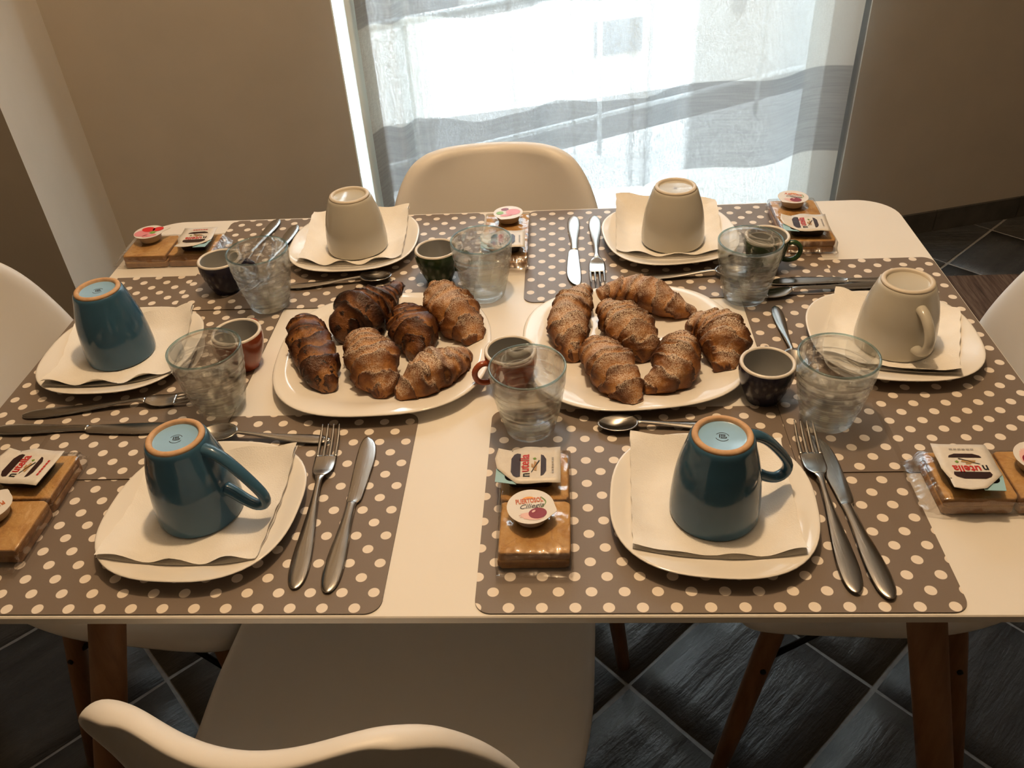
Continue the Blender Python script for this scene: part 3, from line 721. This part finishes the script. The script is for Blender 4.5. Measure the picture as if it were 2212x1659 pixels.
G = [(-.3732, .5666, 'clear ribbed glass at the back left, in front of the navy cup'), (-.3692, .3229, 'clear ribbed glass at the left in front of the terracotta cup'),
     (-.0533, .5839, 'clear ribbed glass at the back middle beside the green cup'), (.0207, .2718, 'clear ribbed glass at the front middle behind the cherry jam'),
     (.3193, .5544, 'clear ribbed glass at the back right with a green cup showing through'), (.3645, .2777, 'clear ribbed glass at the right beside the navy cup')]
g0 = tumbler()
for i, (x, y, lb) in enumerate(G):
    loc = (x, y, ground(x, y)+.0003)
    if i == 0: g0.location = loc; g0['label'] = lb
    else: dup(g0, lb, loc, i*1.1)

# ------------------------------------------------------------------ cutlery (handle end at y = 0, tip towards +y)
def loft(st, seg=12):
    R = []
    for y, w, zc_, th, *dx in st:
        d = dx[0] if dx else 0
        R.append([(d+w*cos(2*pi*k/seg), y, zc_+th*sin(2*pi*k/seg)*(1-.25*abs(cos(2*pi*k/seg)))) for k in range(seg)])
    return rings_mesh(R)
HANDLE = [(0, .0018, .0024, .0008), (.003, .0052, .0024, .0013), (.012, .0088, .0025, .0016), (.030, .0104, .0027, .0018), (.055, .0094, .003, .002), (.085, .0068, .0042, .0023), (.112, .0046, .0062, .0024), (.134, .0036, .0080, .0022)]
def make_fork(L=.240):
    t = thing('fork', '', 'fork', group='forks')
    k = L/.24
    part('handle', *loft(spline(HANDLE+[(.148, .0037, .0088, .0019), (.156, .0060, .0080, .0014)], 30)), M['steel'], t)
    hd = [(.156, .0060, .0080, .0014), (.162, .0100, .0066, .0011), (.170, .0122, .0046, .0009), (.182, .0126, .0036, .0008), (.193, .0124, .0042, .0008)]
    part('head', *loft(spline(hd, 14)), M['steel'], t)
    for x in (-.0104, -.0035, .0035, .0104):
        part('tine', *loft(spline([(.191, .0023, .0040, .0008, x), (.200, .0019, .0050, .0009, x), (.218, .0017, .0080, .0009, x*1.0), (.232, .0013, .0115, .0008, x*.97), (.239, .0005, .0135, .0004, x*.96)], 10), 8), M['steel'], t)
    return t
def make_knife():
    t = thing('knife', '', 'knife', group='table knives')
    h = [(a, b, .0026, c*1.25) for a, b, _, c in HANDLE[:6]]+[(.112, .0056, .003, .0027), (.122, .0058, .003, .0024)]
    part('handle', *loft(spline(h, 28)), M['steel'], t)
    b = [(.121, .0056, .003, .0018, 0), (.126, .0078, .0028, .0010, .0015), (.140, .0088, .0027, .0009, .002), (.170, .0104, .0026, .0008, .0022), (.195, .0112, .0026, .0008, .002), (.214, .0098, .0026, .0007, .0008), (.226, .0062, .0026, .0006, -.0012), (.232, .0015, .0026, .0004, -.003)]
    part('blade', *loft(spline(b, 24)), M['steel'], t); return t
def make_spoon():
    t = thing('teaspoon', '', 'spoon', group='teaspoons')
    h = [(y*.80, w*.78, z_, th) for y, w, z_, th in HANDLE]+[(.112, .0028, .0088, .0018), (.116, .0040, .0088, .0014)]
    part('handle', *loft(spline(h, 28)), M['steel'], t)
    R = []; seg = 28; L2 = .0245; cy = .114+L2
    for k, dz in ((0, -.0065), (.35, -.0058), (.65, -.0036), (.88, -.0010), (1.0, 0), (1.0, -.0012), (.86, -.0024), (.62, -.0050), (.33, -.0072), (0, -.0080)):
        R.append([(0, cy, .0084+dz)] if k == 0 else [(.0158*k*cos(a)*(1-.10*sin(a)), cy+L2*k*sin(a), .0092+dz-.001*sin(a)) for a in (2*pi*i/seg for i in range(seg))])
    part('bowl', *rings_mesh(R, cap0=False, cap1=False), M['steel'], t); return t
def lay(proto, first, x, y, tx, ty, label, dz=0):
    """handle end at x, y; pointing at tx, ty"""
    a = math.atan2(ty-y, tx-x)-pi/2; z = T+.0015*max(level(x, y), level(x+(tx-x)*.5, y+(ty-y)*.5), level(tx, ty))+.0004+dz
    if first: proto.location = (x, y, z); proto.rotation_euler = (0, 0, a); proto['label'] = label
    else: dup(proto, label, (x, y, z), a)
fk = make_fork(); kn = make_knife(); sp = make_spoon()
lay(fk, 1, -.2045, .031, -.217, .276, 'fork standing on the front left placemat between plate and knife')
lay(fk, 0, .329, .022, .333, .263, 'fork on the front right placemat right of the blue mug')
lay(fk, 0, -.626, .311, -.427, .338, 'fork pointing right beside the left end plate')
lay(fk, 0, .1165, .826, .1135, .608, 'fork with tines towards us beside the back right plate')
lay(fk, 0, -.398, .826, -.41, .62, 'fork handle half hidden behind the back left glass, right one of two')
lay(fk, 0, .540, .578, .361, .556, 'fork lying behind the right end plate, under a knife')
lay(kn, 1, -.171, .026, -.1695, .259, 'knife on the front left placemat right of the fork')
lay(kn, 0, .358, .015, .343, .244, 'knife on the front right placemat at the far right of the fork')
lay(kn, 0, -.648, .2815, -.43, .281, 'knife pointing right at the left end, behind the front left blue mug')
lay(kn, 0, .081, .829, .0805, .592, 'knife with blade towards us left of the fork at the back right plate')
lay(kn, 0, -.436, .850, -.462, .65, 'knife handle half hidden behind the back left glass, left one of two')
lay(kn, 0, .592, .585, .36, .589, 'dark looking knife lying behind the right end plate')
lay(sp, 1, -.216, .252, -.39, .266, 'teaspoon behind the front left plate, bowl hidden by the blue mug')
lay(sp, 0, .262, .268, .105, .270, 'teaspoon behind the front right plate with bowl to the left')
lay(sp, 0, -.362, .613, -.19, .634, 'teaspoon in front of the back left plate above the dark croissant')
lay(sp, 0, .172, .612, .32, .617, 'teaspoon in front of the back right plate, bowl behind the glass')
lay(sp, 0, .3565, .525, .353, .36, 'teaspoon pointing towards us between the right platter and the right end plate')

# ------------------------------------------------------------------ croissants
def dish_height(x, y, c, rot, a, n):
    dx, dy = x-c[0], y-c[1]; t = math.atan2(dy, dx)-rot; r = math.hypot(dx, dy); h = .019
    k = r/(a*sq(t, n)); e = 2.15+(n-2.15)*min(k, 1); k = r/(a*sq(t, e))
    for (k0, z0), (k1, z1) in zip(PB[:9], PB[1:9]):
        if k0 <= k <= k1: return z0+(z1-z0)*(k-k0)/(k1-k0)
    return h
def croissant(spine, base, mm, label, seed, dish, shift=(0, 0), name='croissant', wraps=7):
    spine = [(a+shift[0], b+shift[1], r*.965) for a, b, r in spine]
    rnd = random.Random(seed); n, seg = 96, 36
    sp_ = spline([(a, b, r) for a, b, r in spine], n); cx = sum(p[0] for p in spine)/len(spine); cy = sum(p[1] for p in spine)/len(spine)
    L = [0]
    for a, b in zip(sp_, sp_[1:]): L.append(L[-1]+math.hypot(b[0]-a[0], b[1]-a[1]))
    pk = max(range(n+1), key=lambda i: sp_[i][2]); R = []; W = []
    off = Vector((rnd.uniform(0, 50), rnd.uniform(0, 50), 0))
    for i, (x, y, r) in enumerate(sp_):
        r = max(r, .003)
        if i == 0 or i == n: r *= .35
        elif i in (1, n-1): r *= .72
        elif i in (2, n-2): r *= .9
        a, b = sp_[max(i-1, 0)], sp_[min(i+1, n)]; t = Vector((b[0]-a[0], b[1]-a[1], 0)).normalized(); side = Vector((t.y, -t.x, 0))
        ring = []
        for k in range(seg):
            ph = 2*pi*k/seg
            q = abs(L[i]-L[pk])/L[-1]*wraps+.30*sin(ph+seed)+.55*noise.noise(off+Vector((i*.05, ph*.8, 0)))+.25*noise.noise(off+Vector((i*.15, ph*2, 5)))
            fr = q-math.floor(q)
            step = (1-fr)**1.6
            amp = (.25, .16, .23, .13, .20)[int(math.floor(q)) % 5]
            lump = noise.noise(off+Vector((x*38, y*38, ph*.9)))*.20+noise.noise(off+Vector((x*120, y*120, ph*2.6)))*.07+noise.noise(off+Vector((x*320, y*320, ph*7)))*.025
            rr = r*(.95+amp*step*(1 if i > 3 and i < n-3 else .3)+lump)
            z = base+r*.86+rr*sin(ph)*.92; hz = rr*cos(ph)*1.03
            X, Y = x+side.x*hz, y+side.y*hz; lowest = T+.0003+dish_height(X, Y, *dish)+.0012
            if z < lowest: z = lowest
            ring.append((x-cx+side.x*hz, y-cy+side.y*hz, z-base)); W.append(step)
        R.append(ring)
    V, F = rings_mesh(R); me = fix_normals(mesh(name, V, F, M[mm]))
    at_ = me.attributes.new('wrap', 'FLOAT', 'POINT'); at_.data.foreach_set('value', W)
    o = obj(name, me, None, (cx, cy, base)); tag(o, label, 'croissant', 'croissants on the platters'); return o
bz = T+.0070
CA = [[(-.298, .5035, .014), (-.2785, .4588, .025), (-.2594, .4139, .0275), (-.2432, .3793, .024), (-.2319, .3585, .016), (-.2275, .3484, .009)],
      [(-.1820, .5780, .011), (-.1910, .5456, .017), (-.2071, .5026, .030), (-.2211, .4701, .033), (-.2320, .4510, .026), (-.2315, .4390, .014)],
      [(-.1640, .5133, .016), (-.1524, .4694, .027), (-.1380, .4339, .0285), (-.1385, .4153, .018), (-.1440, .4070, .010)],
      [(-.1238, .5686, .016), (-.1051, .5214, .0275), (-.0845, .4802, .030), (-.0669, .4564, .022), (-.0560, .4326, .011)],
      [(-.2068, .441, .019), (-.1880, .3968, .0285), (-.1720, .3606, .0285), (-.162, .3386, .019), (-.1628, .3243, .009)],
      [(-.074, .4139, .011), (-.0884, .3801, .022), (-.1047, .362, .0275), (-.1229, .3447, .026), (-.1405, .3325, .017), (-.1533, .3232, .009)]]
CB = [[(.1001, .5599, .012), (.0846, .5158, .022), (.0752, .4633, .0265), (.0758, .4233, .023), (.0793, .4034, .015), (.0803, .3926, .008)],
      [(.1098, .5438, .011), (.1289, .5486, .016), (.1553, .5405, .024), (.1803, .523, .0265), (.2041, .5091, .021), (.2247, .5014, .013), (.2446, .5001, .007)],
      [(.1235, .5024, .016), (.1378, .4659, .026), (.1498, .429, .030), (.1614, .4038, .023), (.1657, .389, .012)],
      [(.2268, .4614, .017), (.2465, .4431, .025), (.2619, .4164, .029), (.2599, .3871, .027), (.258, .3739, .018), (.2561, .3563, .012)],
      [(.1038, .4245, .016), (.1073, .386, .025), (.121, .3528, .0275), (.132, .3272, .023), (.1411, .3106, .016), (.1484, .300, .008)],
      [(.2096, .4222, .018), (.2042, .3815, .027), (.1935, .3522, .0275), (.1801, .3391, .021), (.164, .3335, .014), (.1554, .3304, .008)]]
NUDGE_A = [(-.0070, -.0082), (.0003, .0113), (.0039, -.0026), (0, 0), (-.0053, .0017), (.0081, -.0022)]
NUDGE_B = [(-.0056, .0029), (.0006, .0002), (-.0018, .0029), (.0037, .0020), (.0011, -.0051), (.0021, -.0029)]
LA = [('crust_choc', 'plain glossy brown croissant at the left of the left platter'), ('crust_dark', 'darkest glossy croissant at the back of the left platter, one horn up'), ('crust_choc', 'brown croissant with dark chocolate specks in the middle of the left platter'),
      ('crust_sugar2', 'sugar dusted croissant at the right back of the left platter'), ('crust_sugar2', 'sugar dusted croissant at the front of the left platter, left of two touching'), ('crust_sugar', 'sugar dusted croissant at the front right of the left platter, touching its neighbour')]
LB = ['upright sugar dusted croissant at the left edge of the right platter', 'long curved croissant at the back of the right platter', 'sugar dusted croissant in the middle of the right platter', 'folded croissant with a blunt nub at the right edge of the right platter', 'croissant at the front of the right platter, left of the front pair', 'croissant at the front of the right platter, right of the front pair']
for i, (s_, (mm, lb)) in enumerate(zip(CA, LA)): croissant(s_, bz, mm, lb, 11+i, ((-.1765, .4215), radians(3), .1425, 2.7), NUDGE_A[i])
for i, (s_, lb) in enumerate(zip(CB, LB)): croissant(s_, bz, 'crust_sugar' if i in (0, 2, 3, 5) else 'crust_sugar2', lb, 31+i, ((.1515, .4245), radians(6), .1425, 2.7), NUDGE_B[i])

# ------------------------------------------------------------------ rusks in cellophane
def rusk_me(seed):
    rnd = random.Random(seed); h = .0355; n = 9; V = []; F = []
    pts = rrect(-h, h, -h, h, .0045, 5); R = []
    for k, z in ((.96, 0), (.99, .0006), (1, .003), (.998, .0085), (.985, .0099), (.95, .0104), (.5, .0103)):
        R.append([(x*k*(1+.012*sin(i*1.3+seed)), y*k*(1+.012*cos(i*1.7+seed)), z+.0006*sin(i*.9+seed+k*4)*(1 if z > .005 else 0)) for i, (x, y) in enumerate(pts)])
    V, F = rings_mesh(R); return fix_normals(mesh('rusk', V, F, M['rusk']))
RM = [rusk_me(i) for i in range(4)]
def packet(x, y, along_y, label, ends=(.018, .018), seed=0):
    t = thing('rusk_packet', label, 'rusks', (x, y, ground(x, y)+.0005), pi/2 if along_y else 0, 'rusk packets in cellophane')
    rnd = random.Random(seed)
    for k in (-1, 1):
        for l in (0, 1):
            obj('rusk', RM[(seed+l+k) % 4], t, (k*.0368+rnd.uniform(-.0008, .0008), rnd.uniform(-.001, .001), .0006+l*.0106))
    # film: a loose sleeve with flattened, crimped ends
    hx, hy, hz = .0752, .0382, .0228; R = []
    st = [(-hx-ends[0], .12), (-hx-ends[0]*.75, .14), (-hx-ends[0]*.35, .45), (-hx-.001, 1)]+[(-hx+2*hx*i/12, 1) for i in range(1, 12)]+[(hx+.001, 1), (hx+ends[1]*.35, .45), (hx+ends[1]*.75, .14), (hx+ends[1], .12)]
    pts = rrect(-hy, hy, 0, hz, .004, 3)
    for i, (X, k) in enumerate(st):
        ring = []
        for j, (Y, Z) in enumerate(pts):
            w = noise.noise(Vector((X*60+seed*9, Y*60, Z*60)))*.0012
            z = (Z-.006)*k+.006 if k < 1 else Z
            if k < .2: z += .0022*sin(Y*420)
            ring.append((X, Y*(1+w*6)*(1 if k == 1 else .97), max(.0002, z+(w if Z > .01 else 0))))
        R.append(ring)
    part('wrapper', *rings_mesh(R, cap0=False, cap1=False), M['film'], t)
    return t
packet(.0295, .129, True, 'two stacks of rusks in cellophane at the front middle under the cherry jam', (.014, .01), 1)
packet(-.5345, .139, True, 'two stacks of rusks in cellophane at the front left edge of the picture', (.015, .012), 2)
packet(.5145, .161, False, 'two stacks of rusks in cellophane at the front right edge of the table', (.018, .012), 3)
packet(-.578, .7325, False, 'two stacks of rusks in cellophane at the back left corner under the strawberry pot', (.018, .018), 4)
packet(-.028, .7335, True, 'two stacks of rusks in cellophane at the back middle, before the far chair', (.02, .012), 5)
packet(.4405, .7495, True, 'two stacks of rusks in cellophane at the back right corner of the table', (.012, .012), 6)
ZR = .0015+.0005+.0246

# ------------------------------------------------------------------ hazelnut spread portions
LIDP = [(.028, -.034), (.0285, .004), (.024, .018), (.0254, .033), (.009, .036), (-.006, .033), (-.028, .012), (-.0268, -.034)]
def spread(x, y, up, label, tilt=0):
    """up: world angle of the lettering's upward direction"""
    t = thing('spread_portion', label, 'spread', (x, y, ground(x, y)-.0015+ZR), up-pi/2, 'hazelnut spread portions')
    R = [[(a*k, -.002+b*k, z) for a, b in rrect(-.0235, .0235, -.0265, .0265, .007, 4)] for k, z in ((.84, 0), (.87, .0006), (.97, .0115), (1.0, .0125))]
    part('tray', *rings_mesh(R), M['tray'], t)
    part('peel_tab', *prism([(-.0285, .012), (-.004, .030), (-.004, .034), (-.0240, .0345)], .0116, .0122), M['tab'], t, False)
    def lz(X, Y): return .0126+.0012*max(0, (abs(X)-.018)/.01)*(.4+.6*sin(Y*170+X*60))+.0022*max(0, (Y-.02)/.016)
    n = 26; V = []; F = []
    V0, F0 = prism(LIDP, 0, .0005)
    bm = bmesh.new(); vs_ = [bm.verts.new((a, b, 0)) for a, b in LIDP]; bm.faces.new(vs_)
    bmesh.ops.triangulate(bm, faces=bm.faces[:]); bmesh.ops.subdivide_edges(bm, edges=bm.edges[:], cuts=5, use_grid_fill=True)
    for v_ in bm.verts: v_.co.z = lz(v_.co.x, v_.co.y)
    me = bpy.data.meshes.new('lid'); bm.to_mesh(me); bm.free(); me.materials.append(M['lid']); me.polygons.foreach_set('use_smooth', [True]*len(me.polygons))
    ld = obj('lid', me, t); sm = ld.modifiers.new('thick', 'SOLIDIFY'); sm.thickness = .0006; sm.offset = -1
    z1 = .0131
    def flat(poly, z=z1): return [(a, b, z) for a, b in poly], [tuple(range(len(poly)))]
    for bd in (flat([(-.0175, .0085), (.0175, .0085), (.0185, .0125), (.0165, .0155), (.010, .0185), (-.0105, .0185), (-.0165, .0155), (-.0185, .0125)]),
                flat([(-.0165, -.0130), (.0165, -.0130), (.0150, -.0160), (.009, -.0188), (-.009, -.0188), (-.0150, -.0160)])): part('printed_band', *bd, M['ink_brown'], ld, False)
    part('lettering', *xf(text_mesh('n', .0145, .0052, 0, .0003), lambda a, b, c: (a-.0152, b+.0030, z1)), M['ink_black'], ld, False)
    part('lettering', *xf(text_mesh('utella', .0145, .0272, 0, .0003), lambda a, b, c: (a+.0030, b+.0040, z1)), M['ink_red'], ld, False)
    part('printed_slice', *join(flat([(-.009, -.0085), (.004, -.0095), (.006, -.0062), (-.007, -.0045)]), flat([(-.004, -.0055), (.002, -.0045), (.002, -.003), (-.003, -.003)])), M['ink_bread'], ld, False)
    part('printed_knife', *flat([(-.0125, -.0030), (-.0105, -.0030), (.0075, -.0108), (.0068, -.0120)], z1+.0001), M['ink_black'], ld, False)
    part('printed_leaf', *flat([(.008, -.006), (.0105, -.0045), (.012, -.007), (.0095, -.0085)]), M['ink_green'], ld, False)
    part('small_print', *join(*[flat([(-.0125+i*.0042, -.0268), (-.0092+i*.0042, -.0268), (-.0092+i*.0042, -.0246), (-.0125+i*.0042, -.0246)]) for i in range(6)]), M['ink_red' if tilt else 'ink_grey'], ld, False)
    return t
spread(.0225, .166, pi, 'hazelnut spread portion with crumpled white lid behind the cherry jam')
spread(-.541, .176, pi-.12, 'hazelnut spread portion at the front left edge, lid lettering in red', 1)
spread(.472, .157, -pi/2-.04, 'hazelnut spread portion with blue tab on the front right rusks')
spread(-.5335, .727, -pi/2+.05, 'hazelnut spread portion at the back left beside the strawberry pot', 1)
spread(-.0300, .686, pi+.03, 'hazelnut spread portion at the back middle behind a ribbed glass')
spread(.4345, .7075, pi-.08, 'hazelnut spread portion on the rusks at the back right corner')

# ------------------------------------------------------------------ jam pots
def ell(cx, cy, a, b, rot=0, n=18):
    return [(cx+a*cos(t)*cos(rot)-b*sin(t)*sin(rot), cy+a*cos(t)*sin(rot)+b*sin(t)*cos(rot)) for t in (2*pi*i/n for i in range(n))]
def jam(x, y, up, kind, tab, label, tk=.35):
    t = thing('jam_pot', label, 'jam', (x, y, ground(x, y)-.0015+ZR), up-pi/2, 'round jam pots')
    part('pot', *lathe([(0, 0), (.0155, 0), (.0168, .0006), (.0192, .0105), (.0200, .0112), (.0226, .0118), (.0230, .0124), (.0226, .0129), (0, .0129)], 40), M['pot'], t)
    pts = [(.0240*cos(2*pi*i/48), .0240*sin(2*pi*i/48)) for i in range(48)]
    ti = int(round((tab % (2*pi))/(2*pi)*48)) % 48
    for d_, k in ((0, 1+.36*tk), (1, 1+.22*tk), (-1, 1+.22*tk), (2, 1+.07*tk), (-2, 1+.07*tk)): i = (ti+d_) % 48; pts[i] = (pts[i][0]*k, pts[i][1]*k)
    ld = part('lid', *prism(pts, .0130, .0135), M['lid_cool'], t, False)
    z1 = .0138
    def flat(poly, dz=0): return [(a, b, z1+dz) for a, b in poly], [tuple(range(len(poly)))]
    if kind in ('cherry', 'sun'):
        part('printed_sun', *flat([(.0062*cos(pi*i/12)-.001, .0105+.0032*sin(pi*i/12)) for i in range(13)]), M['ink_orange'], ld, False)
        part('lettering', *xf(text_mesh('PUERTOSOL', .0092, .0275, 0, .0003), lambda a, b, c: (a-.0005, b+.0075, z1+.0001)), M['ink_rust'], ld, False)
        part('script_lettering', *xf(text_mesh('Ciliegia', .0086, .0245, .45, .0001), lambda a, b, c: (a+.0005, b+.0000, z1)), M['ink_slate'], ld, False)
        part('printed_blush', *flat([(a*(.8+.25*(i % 2)), b) for i, (a, b) in enumerate(ell(-.001, -.0140, .0125, .0050, -.25, 26))]), M['ink_blush'], ld, False)
        part('printed_cherry', *flat(ell(.0056, -.0108, .0092, .0074, .1), .0002), M['ink_cherry'], ld, False)
        part('printed_gleam', *flat(ell(.0020, -.0078, .0022, .0012, .6), .0003), M['ink_blush'], ld, False)
        st_ = spline([(.0105, -.0040), (.0155, .0020), (.0150, .0065), (.0120, .0110)], 10)
        part('printed_stem', *([(a-.0005, b, z1+.0002) for a, b in st_]+[(a+.0005, b+.0004, z1+.0002) for a, b in st_], [(i, i+1, 12+i, 11+i) for i in range(10)]), M['ink_green'], ld, False)
    elif kind == 'straw':
        part('printed_blush', *join(flat(ell(-.009, -.005, .013, .012, .4)), flat(ell(.006, -.014, .012, .005, .3))), M['ink_pink'], ld, False)
        part('printed_strawberry', *join(flat(ell(-.003, .008, .0115, .0085, -.2), .0002), flat(ell(.013, .009, .009, .0075, .4), .0002)), M['ink_straw'], ld, False)
        lf = []
        for a in range(0, 360, 40): lf += [(.008+.0075*cos(radians(a)), -.003+.0060*sin(radians(a))), (.008+.003*cos(radians(a+20)), -.003+.0025*sin(radians(a+20)))]
        part('printed_leaf', *flat(lf, .0003), M['ink_leaf'], ld, False)
    else:
        part('printed_blush', *join(flat(ell(.008, .001, .012, .011, .2)), flat(ell(-.003, -.011, .010, .004, .1))), M['ink_pink'], ld, False)
        part('printed_leaf', *flat(ell(-.0135, -.002, .0062, .0052, .3), .0002), M['ink_leaf'], ld, False)
        part('printed_berry', *flat(ell(-.006, .011, .0065, .0045, .3), .0002), M['ink_cherry'], ld, False)
    return t
jam(.0262, .1043, pi/2+.16, 'cherry', radians(-25), 'round cherry jam pot with red lettering on the front middle rusks')
jam(-.5464, .1130, -.7, 'cherry', radians(200), 'round white jam pot cut off by the left edge of the picture')
jam(.5460, .169, 0, 'sun', radians(100), 'round jam pot with an orange sun cut off by the right edge')
jam(-.6215, .7502, pi/2, 'straw', radians(22), 'round strawberry jam pot with a red and green lid at the back left', 1.25)
jam(-.0258, .7787, pi/2, 'pink', radians(250), 'round jam pot with pink and green lid at the back middle before the far chair')
jam(.4363, .7987, pi/2-.35, 'cherry', radians(-120), 'round jam pot with a cherry lid at the back right corner')
